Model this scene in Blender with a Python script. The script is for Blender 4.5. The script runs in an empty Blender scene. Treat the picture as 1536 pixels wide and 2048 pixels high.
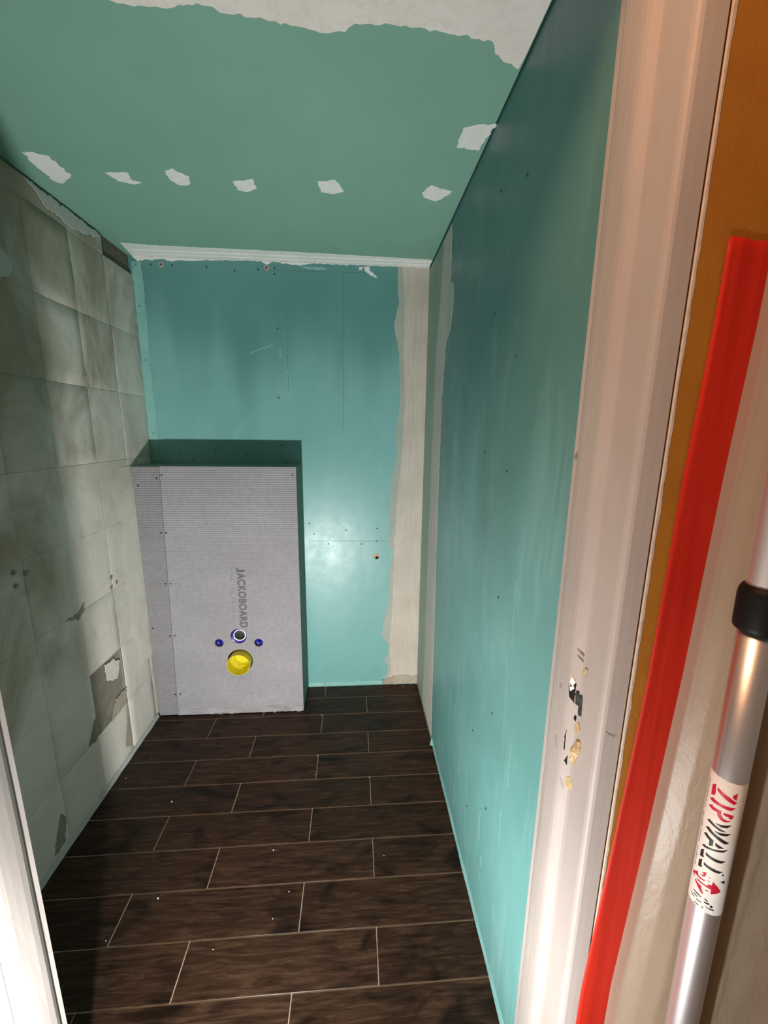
import bpy, bmesh, math, random
from mathutils import Vector, Matrix, noise
random.seed(7)
sc = bpy.context.scene
COL = sc.collection

# ------------------------------------------------------------------ camera
R_, U_, F_ = [Vector(v) for v in ([0.997438,-0.070594,0.0116],[0.002767,0.200093,0.979773],[0.071487,0.97723,-0.199776])]
cam_d = bpy.data.cameras.new('camera')
cam_d.sensor_fit = 'HORIZONTAL'; cam_d.sensor_width = 36.0
cam_d.lens = 803.716/1536*36.0
cam_d.clip_start = 0.02; cam_d.clip_end = 50
cam = bpy.data.objects.new('camera', cam_d); COL.objects.link(cam)
cam.matrix_world = Matrix(((R_.x,U_.x,-F_.x,0.0),(R_.y,U_.y,-F_.y,-1.92322),(R_.z,U_.z,-F_.z,1.33802),(0,0,0,1)))
sc.camera = cam

# ------------------------------------------------------------------ light
wd = bpy.data.worlds.new('hall_ambience'); sc.world = wd; wd.use_nodes = True
wb = wd.node_tree.nodes['Background']
wb.inputs[0].default_value = (1.0, 0.80, 0.62, 1); wb.inputs[1].default_value = 0.15

def lamp(name, kind, loc, energy, color, aim=None, **kw):
    l = bpy.data.lights.new(name, kind); l.energy = energy; l.color = color
    for k, v in kw.items(): setattr(l, k, v)
    o = bpy.data.objects.new(name, l); COL.objects.link(o); o.location = loc
    if aim is not None:
        o.rotation_euler = (Vector(aim) - Vector(loc)).to_track_quat('-Z', 'Y').to_euler()
    return o
# white work lamp standing on the hall floor in front of the doorway, tilted up into the room
lamp('work_lamp', 'SPOT', (-0.278, -1.88, 0.20), 114.0, (1.0, 0.99, 0.97), (-0.15, -0.60, 0.66), spot_size=math.radians(150), spot_blend=1.0, shadow_soft_size=0.02)
# warm ceiling lamp of the hall
lamp('hall_lamp', 'AREA', (-0.45, -1.95, 2.50), 20.0, (1.0, 0.50, 0.25), (0.1, -1.5, 1.2), shape='DISK', size=0.35)

vs = sc.view_settings
vs.view_transform = 'Standard'; vs.look = 'None'; vs.gamma = 1.0; vs.use_curve_mapping = False
vs.exposure = 0.12

# ------------------------------------------------------------------ traced outlines, in metres on their own wall, ceiling or tube
CEIL_PATCH = [[[-0.866,-0.639],[-0.838,-0.645],[-0.81,-0.636],[-0.802,-0.548],[-0.858,-0.505],[-0.875,-0.515],[-0.875,-0.594]],[[-0.699,-0.572],[-0.634,-0.578],[-0.64,-0.543],[-0.619,-0.533],[-0.644,-0.522],[-0.687,-0.533]],[[-0.527,-0.594],[-0.501,-0.607],[-0.469,-0.577],[-0.481,-0.534],[-0.513,-0.528],[-0.533,-0.555]],[[-0.35,-0.564],[-0.292,-0.581],[-0.288,-0.533],[-0.322,-0.513],[-0.35,-0.521]],[[-0.107,-0.587],[-0.052,-0.598],[-0.03,-0.54],[-0.059,-0.526],[-0.1,-0.531]],[[0.202,-0.557],[0.221,-0.599],[0.293,-0.574],[0.289,-0.561],[0.256,-0.513],[0.217,-0.532]],[[0.257,-0.761],[0.256,-0.828],[0.287,-0.845],[0.331,-0.847],[0.315,-0.753]]]
CEIL_BIG = [[-0.406,-1.061],[-0.397,-1.058],[-0.346,-1.055],[-0.303,-1.059],[-0.255,-1.068],[-0.239,-1.064],[-0.219,-1.051],[-0.196,-1.056],[-0.163,-1.05],[-0.104,-1.043],[-0.052,-1.033],[-0.016,-1.041],[0.002,-1.055],[0.055,-1.061],[0.126,-1.057],[0.172,-1.054],[0.22,-1.046],[0.253,-1.045],[0.266,-1.023],[0.28,-1.011],[0.303,-1.002],[0.324,-0.993],[0.333,-1.013],[0.331,-1.042],[0.332,-1.124]]
CORNER_C = [[-0.907,-0.12],[-0.8,-0.109],[-0.611,-0.105],[-0.319,-0.103],[-0.018,-0.095],[0.23,-0.086],[0.33,-0.081]]
CORNER_W = [[-0.923,2.031],[-0.904,2.018],[-0.853,2.026],[-0.823,2.031],[-0.773,2.023],[-0.547,2.034],[-0.401,2.037],[-0.375,2.023],[-0.349,2.035],[-0.233,2.028],[-0.148,2.037],[-0.019,2.036],[0.198,2.038],[0.326,2.039]]
FILL_L = [[0.191,2.038],[0.188,1.964],[0.194,1.893],[0.176,1.8],[0.198,1.694],[0.208,1.542],[0.203,1.408],[0.186,1.316],[0.202,1.246],[0.191,1.187],[0.173,1.102],[0.165,0.98],[0.158,0.905],[0.174,0.867],[0.162,0.79],[0.188,0.738],[0.17,0.619],[0.167,0.484],[0.147,0.374],[0.138,0.289],[0.176,0.217],[0.155,0.145],[0.172,0.085],[0.144,0.006]]
CORE_L = [[0.198,2.038],[0.214,1.904],[0.212,1.695],[0.223,1.476],[0.214,1.246],[0.194,1.004],[0.183,0.751],[0.182,0.484],[0.168,0.202],[0.177,0.085],[0.157,0.005]]
BACK_SCREWS = [[-0.914,2.004],[-0.853,2.007],[-0.766,2.008],[-0.625,2.006],[-0.51,1.996],[-0.411,2.004],[-0.342,2.012],[-0.343,1.989],[-0.915,1.844],[-0.339,1.771],[-0.912,1.626],[-0.346,1.477],[-0.91,1.311],[-0.222,0.889],[-0.201,0.836],[-0.045,0.855],[-0.132,0.785],[0.031,0.783],[0.107,0.862],[0.105,0.798],[-0.162,0.02],[-0.339,1.264],[-0.64,1.237],[-0.806,1.224],[-0.503,1.222],[-0.742,1.192],[-0.323,1.186],[0.143,0.027]]
RIGHT_SCREWS = [[-0.919,1.611],[-1.072,1.49],[-1.061,1.82],[-0.911,1.869],[-0.908,1.285],[-1.066,1.253],[-1.07,0.96],[-1.085,0.666],[-0.951,0.506],[-0.942,0.239],[-1.09,0.393]]
BOX_SCREWS = [[-0.905,1.099],[-0.828,1.129],[-0.806,1.143],[-0.267,1.145],[-0.832,0.894],[-0.811,0.894],[-0.835,0.662],[-0.814,0.662],[-0.911,0.451],[-0.839,0.412],[-0.817,0.414],[-0.843,0.114],[-0.818,0.116]]
STK_RED = [[[3.048,0.9083],[3.279,0.9126],[3.334,0.9],[3.308,0.8969],[3.105,0.8936],[3.058,0.8948]],[[3.404,0.9099],[3.759,0.9072],[4.084,0.9045],[4.509,0.8999],[4.367,0.8962],[4.023,0.8987],[3.693,0.9016],[3.394,0.9057]],[[4.453,0.9136],[4.447,0.9031],[4.224,0.9052],[4.218,0.9088]],[[3.015,0.8875],[3.281,0.8923],[3.33,0.8912],[3.621,0.8906],[4.034,0.8913],[4.325,0.8917],[4.514,0.8923],[4.275,0.8868],[4.007,0.8864],[3.584,0.8865],[3.211,0.886]],[[3.025,0.877],[3.287,0.8822],[3.305,0.8802],[3.626,0.8808],[3.802,0.8816],[3.822,0.8758],[3.959,0.8725],[4.132,0.8716],[4.382,0.8727],[4.228,0.8698],[4.033,0.8678],[3.819,0.8687],[3.656,0.8719],[3.591,0.8764],[3.305,0.8754]],[[3.913,0.8806],[4.146,0.8813],[4.477,0.8809],[4.424,0.8761],[4.281,0.8744],[4.219,0.877],[4.051,0.8771],[3.909,0.8782]],[[2.621,0.7639],[3.14,0.7738],[3.205,0.7696],[3.423,0.7695],[3.67,0.7711],[3.617,0.7686],[3.361,0.7671],[3.132,0.7669],[2.91,0.7663],[2.952,0.7605],[2.823,0.7628]],[[3.371,0.7786],[3.587,0.7827],[3.675,0.7826],[3.631,0.7765],[3.506,0.7738],[3.286,0.7735],[3.455,0.7755],[3.526,0.7785]],[[4.072,0.7755],[4.359,0.7707],[4.601,0.7637],[4.42,0.7602],[4.045,0.7553],[4.046,0.7625],[3.816,0.7623],[3.554,0.7622],[3.235,0.7611],[3.106,0.7628],[3.214,0.7635],[3.538,0.7644],[3.782,0.7648],[3.843,0.768],[4.032,0.7695]],[[3.064,0.7603],[3.215,0.7582],[3.507,0.7584],[3.56,0.7538],[3.692,0.7504],[3.639,0.7478],[3.455,0.7499],[3.254,0.7538],[3.035,0.7576]],[[3.745,0.7578],[3.923,0.7587],[3.904,0.7567],[3.753,0.7565]],[[3.76,0.7729],[3.921,0.7737],[3.912,0.7726],[3.782,0.7722]],[[3.764,0.7796],[3.92,0.7786],[3.894,0.7777],[3.788,0.7787]]]
STK_BLACK = [[[3.094,0.8562],[3.276,0.8597],[3.593,0.8579],[3.857,0.8564],[4.235,0.855],[4.051,0.8536],[3.847,0.8528],[3.622,0.8539],[3.394,0.8551]],[[3.592,0.8606],[3.82,0.8617],[4.068,0.8636],[4.48,0.8671],[4.244,0.8612],[3.928,0.8589],[3.747,0.8596]],[[3.599,0.8493],[3.815,0.8498],[4.065,0.8516],[4.526,0.8543],[4.33,0.8496],[3.957,0.8469],[3.737,0.848]],[[3.098,0.8449],[3.292,0.8487],[3.563,0.8463],[3.906,0.8442],[4.238,0.8422],[4.512,0.8401],[4.323,0.8369],[4.072,0.838],[3.697,0.8408],[3.386,0.8428]],[[3.048,0.8344],[3.263,0.8385],[3.31,0.8372],[3.525,0.8355],[3.71,0.835],[3.706,0.8263],[3.495,0.8235],[3.478,0.831],[3.242,0.8327]],[[3.808,0.8339],[3.987,0.8324],[4.305,0.8305],[4.019,0.8277],[3.814,0.8292]],[[3.057,0.8155],[3.256,0.8202],[3.311,0.8193],[3.551,0.8213],[3.819,0.8232],[4.153,0.8263],[4.545,0.83],[4.312,0.8245],[4.005,0.822],[3.662,0.8194],[3.27,0.8158]],[[3.062,0.808],[3.273,0.8128],[3.294,0.8034],[3.361,0.8023],[3.219,0.7993],[3.072,0.7986]],[[3.402,0.811],[3.551,0.8105],[3.817,0.8104],[4.137,0.8107],[4.54,0.8118],[4.291,0.8071],[4.023,0.8064],[3.698,0.8062],[3.434,0.807]],[[3.063,0.7923],[3.277,0.797],[3.287,0.7875],[3.368,0.7862],[3.188,0.7828],[3.064,0.7822]],[[3.409,0.795],[3.588,0.7947],[3.921,0.7951],[4.212,0.7948],[4.509,0.7953],[4.276,0.7911],[3.988,0.7905],[3.694,0.7905],[3.415,0.7914]],[[4.45,0.7899],[4.505,0.792],[4.604,0.7904],[4.534,0.7884]]]
STK_SMALL = [[[3.052,0.7428],[3.382,0.7438],[3.621,0.7428],[3.594,0.7414],[3.357,0.7417],[3.037,0.7415]],[[3.126,0.7385],[3.431,0.7388],[3.402,0.7374],[3.114,0.737]],[[2.885,0.7346],[3.229,0.7343],[3.206,0.7329],[2.872,0.7333]],[[3.354,0.7342],[3.673,0.7354],[3.655,0.734],[3.345,0.7327]],[[3.235,0.727],[3.56,0.7281],[3.542,0.7267],[3.233,0.7259]],[[3.814,0.7451],[3.995,0.743],[3.974,0.7412],[3.813,0.7427]],[[3.786,0.7392],[4.095,0.7406],[4.098,0.7377],[3.815,0.7373]],[[3.827,0.7332],[4.425,0.7332],[4.386,0.731],[4.036,0.7319]],[[4.128,0.7381],[4.276,0.7389],[4.319,0.7354],[4.168,0.7348]],[[4.435,0.7794],[4.736,0.7816],[4.744,0.7761]],[[3.729,0.7297],[3.811,0.7304],[3.795,0.7276],[3.733,0.7278]]]
STK_DASH = [[2.715,0.9091],[2.709,0.9014],[2.712,0.8931],[2.718,0.8864],[2.702,0.879],[2.71,0.8704],[2.707,0.8573],[2.706,0.849],[2.7,0.8409],[2.726,0.8413],[2.731,0.8326],[2.72,0.8246],[2.717,0.8162],[2.742,0.8036],[2.739,0.795],[2.727,0.7883],[2.732,0.7793]]
CRUMBS = [[0.173,-0.017],[0.252,-0.021],[-0.162,-0.221],[-0.161,-0.558],[0.051,-0.584],[0.089,-0.884],[-0.198,-0.969],[-0.232,-1.034],[-0.267,-0.845],[-0.161,-0.464],[-0.67,-0.647],[-0.573,-0.963],[-0.663,-1.056],[-0.374,-1.093],[-0.891,-0.534]]
JAMB = {'latch':[[0.3232,-1.4059,0.983],[0.321,-1.3992,0.9637],[0.3219,-1.4035,0.9443],[0.3271,-1.4123,0.9357],[0.3269,-1.4119,0.9503],[0.3272,-1.4125,0.9751]],'flake':[[0.3226,-1.405,0.9824],[0.3266,-1.4115,0.9757],[0.3243,-1.4077,0.9646],[0.3217,-1.4027,0.9711]],'flake2':[[0.3217,-1.4026,0.9611],[0.3252,-1.4092,0.9687],[0.3261,-1.4106,0.9641],[0.323,-1.4056,0.9557]],'strike':[[0.3272,-1.4124,0.9654],[0.3312,-1.4239,0.9613],[0.3315,-1.4267,0.9257],[0.33,-1.42,0.9229],[0.3291,-1.4191,0.9407],[0.3272,-1.4125,0.9395],[0.3262,-1.4108,0.9569]],'splint':[[0.3277,-1.4133,0.8625],[0.3295,-1.4195,0.8783],[0.3311,-1.4225,0.8898],[0.3319,-1.4322,0.8943],[0.3321,-1.4337,0.8757],[0.3315,-1.4269,0.8541],[0.331,-1.421,0.8368],[0.3277,-1.4132,0.8415]],'dk1':[[0.3284,-1.4145,0.9236],[0.3295,-1.4195,0.9188],[0.3293,-1.4193,0.9124],[0.3274,-1.4128,0.9148]],'slot':[[0.3234,-1.4063,0.8943],[0.3234,-1.4062,0.867],[0.3238,-1.4068,0.8491],[0.3226,-1.405,0.8527],[0.3223,-1.4044,0.8812]],'tri':[[0.3268,-1.4118,0.8508],[0.3236,-1.4065,0.8355],[0.3268,-1.4117,0.8295]],'gash':[[0.3241,-1.4073,1.0293],[0.33,-1.42,1.0203],[0.3294,-1.4194,1.0188],[0.3236,-1.4066,1.0266]],'gash2':[[0.3246,-1.4083,1.0192],[0.3292,-1.4192,1.0117],[0.3299,-1.4168,1.0089],[0.3242,-1.4075,1.0176]],'smudge':[[0.3221,-1.4042,0.8035],[0.3268,-1.4117,0.7958],[0.3264,-1.4111,0.7856],[0.3228,-1.4053,0.7909]],'sp2':[[0.3297,-1.4166,0.9114],[0.3312,-1.4231,0.9166],[0.3316,-1.4282,0.9072],[0.3307,-1.4207,0.8921],[0.3286,-1.4147,0.8998]],'sm3':[[0.3211,-1.3801,0.8632],[0.3209,-1.3858,0.8667],[0.3207,-1.3911,0.8416],[0.3208,-1.3873,0.8354]],'sm4':[[0.3213,-1.3751,0.9523],[0.3209,-1.3857,0.9544],[0.3209,-1.386,0.9418],[0.3212,-1.3781,0.944]],'sp3':[[0.3308,-1.4208,1.0044],[0.3316,-1.4276,1.0064],[0.3313,-1.425,0.993],[0.3292,-1.4192,0.9928]],'dust':[[0.3268,-1.4118,0.8121],[0.3306,-1.4206,0.8206],[0.3316,-1.4285,0.8033],[0.3276,-1.413,0.7875]],'nick':[[0.3397,-1.4657,0.9376],[0.3497,-1.4666,0.9332],[0.3613,-1.4673,0.9292],[0.3549,-1.4669,0.9253],[0.3445,-1.4663,0.9308]],'mk':[[0.331,-1.3315,1.3021],[0.3237,-1.3578,1.3045],[0.3236,-1.3585,1.3024],[0.331,-1.3318,1.3006]]}
# ------------------------------------------------------------------ helpers
XR, XL, H = 0.3312, -0.932, 2.0385          # right wall, left wall surface, ceiling
DB, HB, XB = 0.1874, 1.1795, -0.2513        # boxing depth, height, right face
PI = math.pi

def n3(x, y, z, s=1.0):
    return noise.noise(Vector((x*s, y*s, z*s)))

class NT:
    """small wrapper for building node materials"""
    def __init__(self, name):
        self.m = bpy.data.materials.new(name); self.m.use_nodes = True
        self.t = self.m.node_tree; self.b = self.t.nodes['Principled BSDF']
    def n(self, kind, **kw):
        nd = self.t.nodes.new(kind)
        for k, v in kw.items(): setattr(nd, k, v)
        return nd
    def link(self, a, b): self.t.links.new(a, b)
    def coords(self, scale=(1,1,1), rand=False):
        tc = self.n('ShaderNodeTexCoord'); mp = self.n('ShaderNodeMapping')
        mp.inputs['Scale'].default_value = scale
        self.link(tc.outputs['Object'], mp.inputs['Vector'])
        if rand:
            oi = self.n('ShaderNodeObjectInfo'); mu = self.n('ShaderNodeVectorMath', operation='SCALE')
            cx = self.n('ShaderNodeCombineXYZ')
            for k in range(3): self.link(oi.outputs['Random'], cx.inputs[k])
            self.link(cx.outputs[0], mu.inputs[0]); mu.inputs['Scale'].default_value = 37.0
            self.link(mu.outputs[0], mp.inputs['Location'])
        return mp.outputs['Vector']
    def noise(self, vec, scale, detail=4, rough=0.55, dist=0.0):
        nd = self.n('ShaderNodeTexNoise'); nd.inputs['Scale'].default_value = scale
        nd.inputs['Detail'].default_value = detail; nd.inputs['Roughness'].default_value = rough
        nd.inputs['Distortion'].default_value = dist
        self.link(vec, nd.inputs['Vector']); return nd.outputs['Fac']
    def ramp(self, fac, stops):
        nd = self.n('ShaderNodeValToRGB'); e = nd.color_ramp.elements
        while len(e) < len(stops): e.new(0.5)
        for k, (p, c) in enumerate(stops):
            e[k].position = p; e[k].color = (c if isinstance(c, tuple) and len(c) == 4 else (tuple(c)+(1,) if isinstance(c, tuple) else (c, c, c, 1)))
        self.link(fac, nd.inputs['Fac']); return nd.outputs['Color']
    def mix(self, fac, a, b, mode='MIX'):
        nd = self.n('ShaderNodeMix', data_type='RGBA', blend_type=mode)
        if isinstance(fac, float): nd.inputs[0].default_value = fac
        else: self.link(fac, nd.inputs[0])
        for v, s in ((a, nd.inputs[6]), (b, nd.inputs[7])):
            if isinstance(v, tuple): s.default_value = (v if len(v) == 4 else v+(1,))
            else: self.link(v, s)
        return nd.outputs[2]
    def math(self, op, a, b=0.0):
        nd = self.n('ShaderNodeMath', operation=op)
        for v, s in ((a, nd.inputs[0]), (b, nd.inputs[1])):
            if isinstance(v, (int, float)): s.default_value = v
            else: self.link(v, s)
        return nd.outputs[0]
    def bump(self, h, strength=0.2, dist=0.002, prev=None):
        nd = self.n('ShaderNodeBump'); nd.inputs['Strength'].default_value = strength
        nd.inputs['Distance'].default_value = dist; self.link(h, nd.inputs['Height'])
        if prev is not None: self.link(prev, nd.inputs['Normal'])
        self.link(nd.outputs['Normal'], self.b.inputs['Normal']); return nd.outputs['Normal']
    def base(self, c):
        if isinstance(c, tuple): self.b.inputs['Base Color'].default_value = c if len(c) == 4 else c+(1,)
        else: self.link(c, self.b.inputs['Base Color'])
    def set(self, **kw):
        for k, v in kw.items(): self.b.inputs[k].default_value = v
        return self.m

def speckled(name, c1, c2, scale=20.0, rough=0.7, bump=0.15, bscale=120.0, bdist=0.001, spec=0.5, metal=0.0):
    """plain two-tone mottled surface with fine relief"""
    t = NT(name); v = t.coords()
    t.base(t.mix(t.ramp(t.noise(v, scale), [(0.3, 0.0), (0.7, 1.0)]), c1, c2))
    t.bump(t.noise(v, bscale, 3), bump, bdist)
    return t.set(**{'Roughness': rough, 'Specular IOR Level': spec, 'Metallic': metal})

def teal_board(name, c1, c2, c3, rough, streak=0.25, stretch=(3, 3, 0.7), spec=0.5, bump=0.12, top_tint=None):
    """coated plasterboard: cloudy mottling, faint vertical wipes and scuffs"""
    t = NT(name); v = t.coords(); w = t.coords(stretch)
    a = t.mix(t.ramp(t.noise(v, 2.2, 3), [(0.32, 0.0), (0.68, 1.0)]), c1, c2)
    wipe = t.ramp(t.noise(w, 5.0, 5, 0.6, 0.6), [(0.52, 0.0), (0.72, 1.0)])
    a = t.mix(t.math('MULTIPLY', wipe, streak), a, c3)
    if top_tint:                                                        # board colour multiplied darker towards the top, in uneven lanes
        z0, amp, soft, tint = top_tint
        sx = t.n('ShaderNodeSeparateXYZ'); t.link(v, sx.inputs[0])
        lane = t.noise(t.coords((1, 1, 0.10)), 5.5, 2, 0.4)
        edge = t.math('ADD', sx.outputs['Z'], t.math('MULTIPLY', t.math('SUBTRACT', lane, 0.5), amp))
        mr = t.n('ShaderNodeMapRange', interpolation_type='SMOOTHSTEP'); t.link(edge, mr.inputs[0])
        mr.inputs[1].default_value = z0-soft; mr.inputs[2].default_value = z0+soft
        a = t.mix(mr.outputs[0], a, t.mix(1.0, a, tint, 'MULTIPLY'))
    t.base(a)
    t.bump(t.noise(v, 260.0, 3), bump, 0.0006, t.bump(t.noise(v, 9.0, 3), 0.25, 0.004))
    r = t.math('ADD', t.math('MULTIPLY', t.noise(v, 14.0, 4), 0.22), rough-0.11)
    t.link(r, t.b.inputs['Roughness'])
    return t.set(**{'Specular IOR Level': spec})

def link(name, data, parent=None, inv=True):
    o = bpy.data.objects.new(name, data); COL.objects.link(o)
    if parent is not None:
        o.parent = parent
        if inv:
            o.matrix_parent_inverse = Matrix.Translation(-parent.location)
    return o
def obj(name, bm, m, parent=None, smooth=False):
    bmesh.ops.recalc_face_normals(bm, faces=bm.faces)
    me = bpy.data.meshes.new(name); bm.to_mesh(me); bm.free(); me.materials.append(m)
    if smooth: me.polygons.foreach_set('use_smooth', [True]*len(me.polygons))
    return link(name, me, parent)
def tag(o, label=None, cat=None, group=None, kind=None):
    for k, v in (('label', label), ('category', cat), ('group', group), ('kind', kind)):
        if v is not None: o[k] = v
    return o
def empty(name, loc, label, cat, group=None):
    o = bpy.data.objects.new(name, None); COL.objects.link(o); o.location = loc; o.empty_display_size = 0.05
    return tag(o, label, cat, group)
def struct(name, bm, m, label=None, parent=None):
    o = obj(name, bm, m, parent); tag(o, label, None, None, 'structure'); return o

def box(bm, x0, x1, y0, y1, z0, z1, bev=0.0):
    vs_ = [bm.verts.new((x, y, z)) for x in (x0, x1) for y in (y0, y1) for z in (z0, z1)]
    f = [bm.faces.new([vs_[i] for i in q]) for q in ((0,1,3,2),(4,6,7,5),(0,4,5,1),(2,3,7,6),(0,2,6,4),(1,5,7,3))]
    if bev: bmesh.ops.bevel(bm, geom=list({e for q in f for e in q.edges}), offset=bev, segments=1, affect='EDGES')
    return bm
def bx(*a, **k): return box(bmesh.new(), *a, **k)

def ragged(pts, step=0.006, amp=0.0015, closed=True, seed=0.0):
    """walks an outline and frays it"""
    out = []; n = len(pts)
    for i in range(n if closed else n-1):
        a = Vector(pts[i]); b = Vector(pts[(i+1) % n]); d = b-a; L = d.length
        k = max(1, int(L/step)); nr = Vector((-d.y, d.x))/(L+1e-9)
        for j in range(k):
            p = a + d*j/k
            out.append(p + nr*(amp*2*n3(p.x*90+seed, p.y*90, seed*3.1)))
    if not closed: out.append(Vector(pts[-1]))
    return [(p.x, p.y) for p in out]

def slab(pts, to3, nrm, th, chamfer=0.5):
    """closed outline -> thin raised patch with sloping edge; to3 maps (u,v) to space, nrm points off the wall"""
    bm = bmesh.new(); nrm = Vector(nrm); base = [Vector(to3(u, v)) for u, v in pts]
    cen = sum(base, Vector())/len(base)
    lo = [bm.verts.new(p - nrm*0.0004) for p in base]; n = len(lo)
    ins = th*chamfer*2
    hi = []
    for i, p in enumerate(base):
        t = (base[(i+1) % n]-base[i-1]); q = nrm.cross(t)
        q = q.normalized() if q.length > 1e-9 else Vector()
        hi.append(p + q*ins*SIGN(base, nrm) + nrm*th)
    hv = [bm.verts.new(p) for p in hi]
    for i in range(n): bm.faces.new((lo[i], lo[(i+1) % n], hv[(i+1) % n], hv[i]))
    es = []
    for i in range(n): es.append(bm.edges.get((hv[i], hv[(i+1) % n])))
    bmesh.ops.triangle_fill(bm, use_beauty=True, use_dissolve=False, edges=es)
    return bm
def SIGN(base, nrm):
    a = Vector()
    for i in range(len(base)): a += base[i-1].cross(base[i])
    return 1.0 if a.dot(nrm) > 0 else -1.0

def tube(bm, prof, n=32, at=lambda r, a, h: (r*math.cos(a), r*math.sin(a), h), close=False):
    """lathe: prof is a list of (radius, height); at places a ring point"""
    rings = [[bm.verts.new(at(r, 2*PI*k/n, h)) for k in range(n)] for r, h in prof]
    for a, b in zip(rings, rings[1:]):
        for k in range(n): bm.faces.new((a[k], a[(k+1) % n], b[(k+1) % n], b[k]))
    if close:
        bm.faces.new(rings[0]); bm.faces.new(rings[-1])
    return bm

def holed(outline, holes, th, y, n=36):
    """board in the xz plane at depth y (front), th thick towards +y, with round holes (x, z, r)"""
    bm = bmesh.new(); es = []
    def loop(p):
        v = [bm.verts.new((a, y, b)) for a, b in p]
        es.extend(bm.edges.new((v[i], v[(i+1) % len(v)])) for i in range(len(v)))
    loop(outline)
    for hx, hz, r in holes: loop([(hx+r*math.cos(2*PI*k/n), hz+r*math.sin(2*PI*k/n)) for k in range(n)])
    bmesh.ops.triangle_fill(bm, use_beauty=True, use_dissolve=False, edges=es)
    r = bmesh.ops.extrude_face_region(bm, geom=list(bm.faces))
    bmesh.ops.translate(bm, verts=[v for v in r['geom'] if isinstance(v, bmesh.types.BMVert)], vec=(0, th, 0))
    return bm

def lettering(name, body, m, parent, p0, up, along, length, height, nrm, bold=0.0, fat=1):
    """flat print: text running along `along`, letter tops towards `up`, starting at p0"""
    cu = bpy.data.curves.new('print', 'FONT'); cu.body = body; cu.offset = bold; cu.space_character = 1.12
    o = bpy.data.objects.new('print', cu); COL.objects.link(o)
    dg = bpy.context.evaluated_depsgraph_get(); dg.update()
    me = bpy.data.meshes.new_from_object(o.evaluated_get(dg))
    bpy.data.objects.remove(o)
    xs = [v.co.x for v in me.vertices]; ys = [v.co.y for v in me.vertices]
    x0, x1, y0, y1 = min(xs), max(xs), min(ys), max(ys)
    for v in me.vertices:
        a = (v.co.x-x0)/(x1-x0)*length; b = (v.co.y-y0)/(y1-y0)*height
        v.co = Vector(p0) + Vector(along)*a + Vector(up)*b + Vector(nrm)*0.0003
    if fat > 1:                                                     # heavier stroke: the same outline laid again a hair to each side
        b2 = bmesh.new(); b2.from_mesh(me); g0 = list(b2.verts)+list(b2.edges)+list(b2.faces)
        for dx, dy in ((0.0010,0), (-0.0010,0), (0,0.0010), (0,-0.0010)):
            r = bmesh.ops.duplicate(b2, geom=g0)
            for v in r['geom']:
                if isinstance(v, bmesh.types.BMVert): v.co += Vector(along)*dx + Vector(up)*dy + Vector(nrm)*(dx*0.03+dy*0.02)
        b2.to_mesh(me); b2.free()
    me.materials.clear(); me.materials.append(m)
    return link(name, me, parent)

# ------------------------------------------------------------------ materials
M = {}
M['wall_teal'] = teal_board('wall_teal', (0.160,0.395,0.385), (0.205,0.46,0.45), (0.27,0.51,0.49), 0.36, 0.35, (2.2,2.2,0.8), top_tint=(1.64, 1.0, 0.20, (0.60,0.70,0.68)))
M['right_teal'] = teal_board('right_teal', (0.100,0.255,0.245), (0.128,0.31,0.30), (0.22,0.40,0.38), 0.40, 0.45, (3.0,3.0,0.55), top_tint=(1.15, 0.9, 0.30, (0.60,0.62,0.60)))
M['ceiling_teal'] = teal_board('ceiling_teal', (0.205,0.40,0.315), (0.23,0.44,0.35), (0.26,0.46,0.375), 0.62, 0.25, (1.2,1.2,1.2), 0.3)
M['green_coat'] = teal_board('green_coat', (0.22,0.33,0.265), (0.27,0.37,0.31), (0.33,0.42,0.36), 0.6, 0.5, (5,5,0.5), 0.3)
M['paper_teal'] = speckled('paper_teal', (0.13,0.32,0.31), (0.20,0.40,0.38), 25, 0.7, 0.3, 90)
M['scuff_teal'] = speckled('scuff_teal', (0.115,0.275,0.265), (0.165,0.335,0.32), 18, 0.6, 0.2, 90)
M['edge_teal'] = speckled('edge_teal', (0.20,0.46,0.43), (0.28,0.54,0.50), 12, 0.6, 0.2, 90)
def compound(name, c1, c2, c3, sc_=(6,6,1.2)):
    t = NT(name); v = t.coords(); w = t.coords(sc_)
    a = t.mix(t.ramp(t.noise(v, 7.0, 4), [(0.3, 0.0), (0.7, 1.0)]), c1, c2)
    a = t.mix(t.ramp(t.noise(w, 9.0, 5, 0.6, 0.4), [(0.5, 0.0), (0.75, 0.8)]), a, c3)
    t.base(a); t.bump(t.noise(w, 22.0, 5), 0.35, 0.002)
    return t.set(**{'Roughness': 0.85, 'Specular IOR Level': 0.25})
M['filler_white'] = compound('filler_white', (0.76,0.80,0.76), (0.84,0.86,0.83), (0.66,0.72,0.67))
M['filler_ceiling'] = compound('filler_ceiling', (0.80,0.75,0.69), (0.86,0.83,0.78), (0.70,0.66,0.60), (4,4,4))
M['filler_grey'] = compound('filler_grey', (0.50,0.46,0.40), (0.58,0.55,0.49), (0.44,0.40,0.34), (9,9,0.6))
M['filler_thin'] = compound('filler_thin', (0.33,0.40,0.36), (0.42,0.45,0.40), (0.30,0.42,0.39))
M['filler_band'] = compound('filler_band', (0.43,0.43,0.39), (0.50,0.49,0.45), (0.38,0.40,0.37), (9,9,0.5))
M['screw'] = speckled('screw', (0.010,0.012,0.012), (0.03,0.03,0.03), 300, 0.5, 0.1)
M['pencil'] = speckled('pencil', (0.07,0.17,0.16), (0.10,0.24,0.22), 60, 0.8, 0.0)
M['wood_plug'] = speckled('wood_plug', (0.42,0.30,0.17), (0.60,0.46,0.28), 60, 0.8, 0.3)
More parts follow.
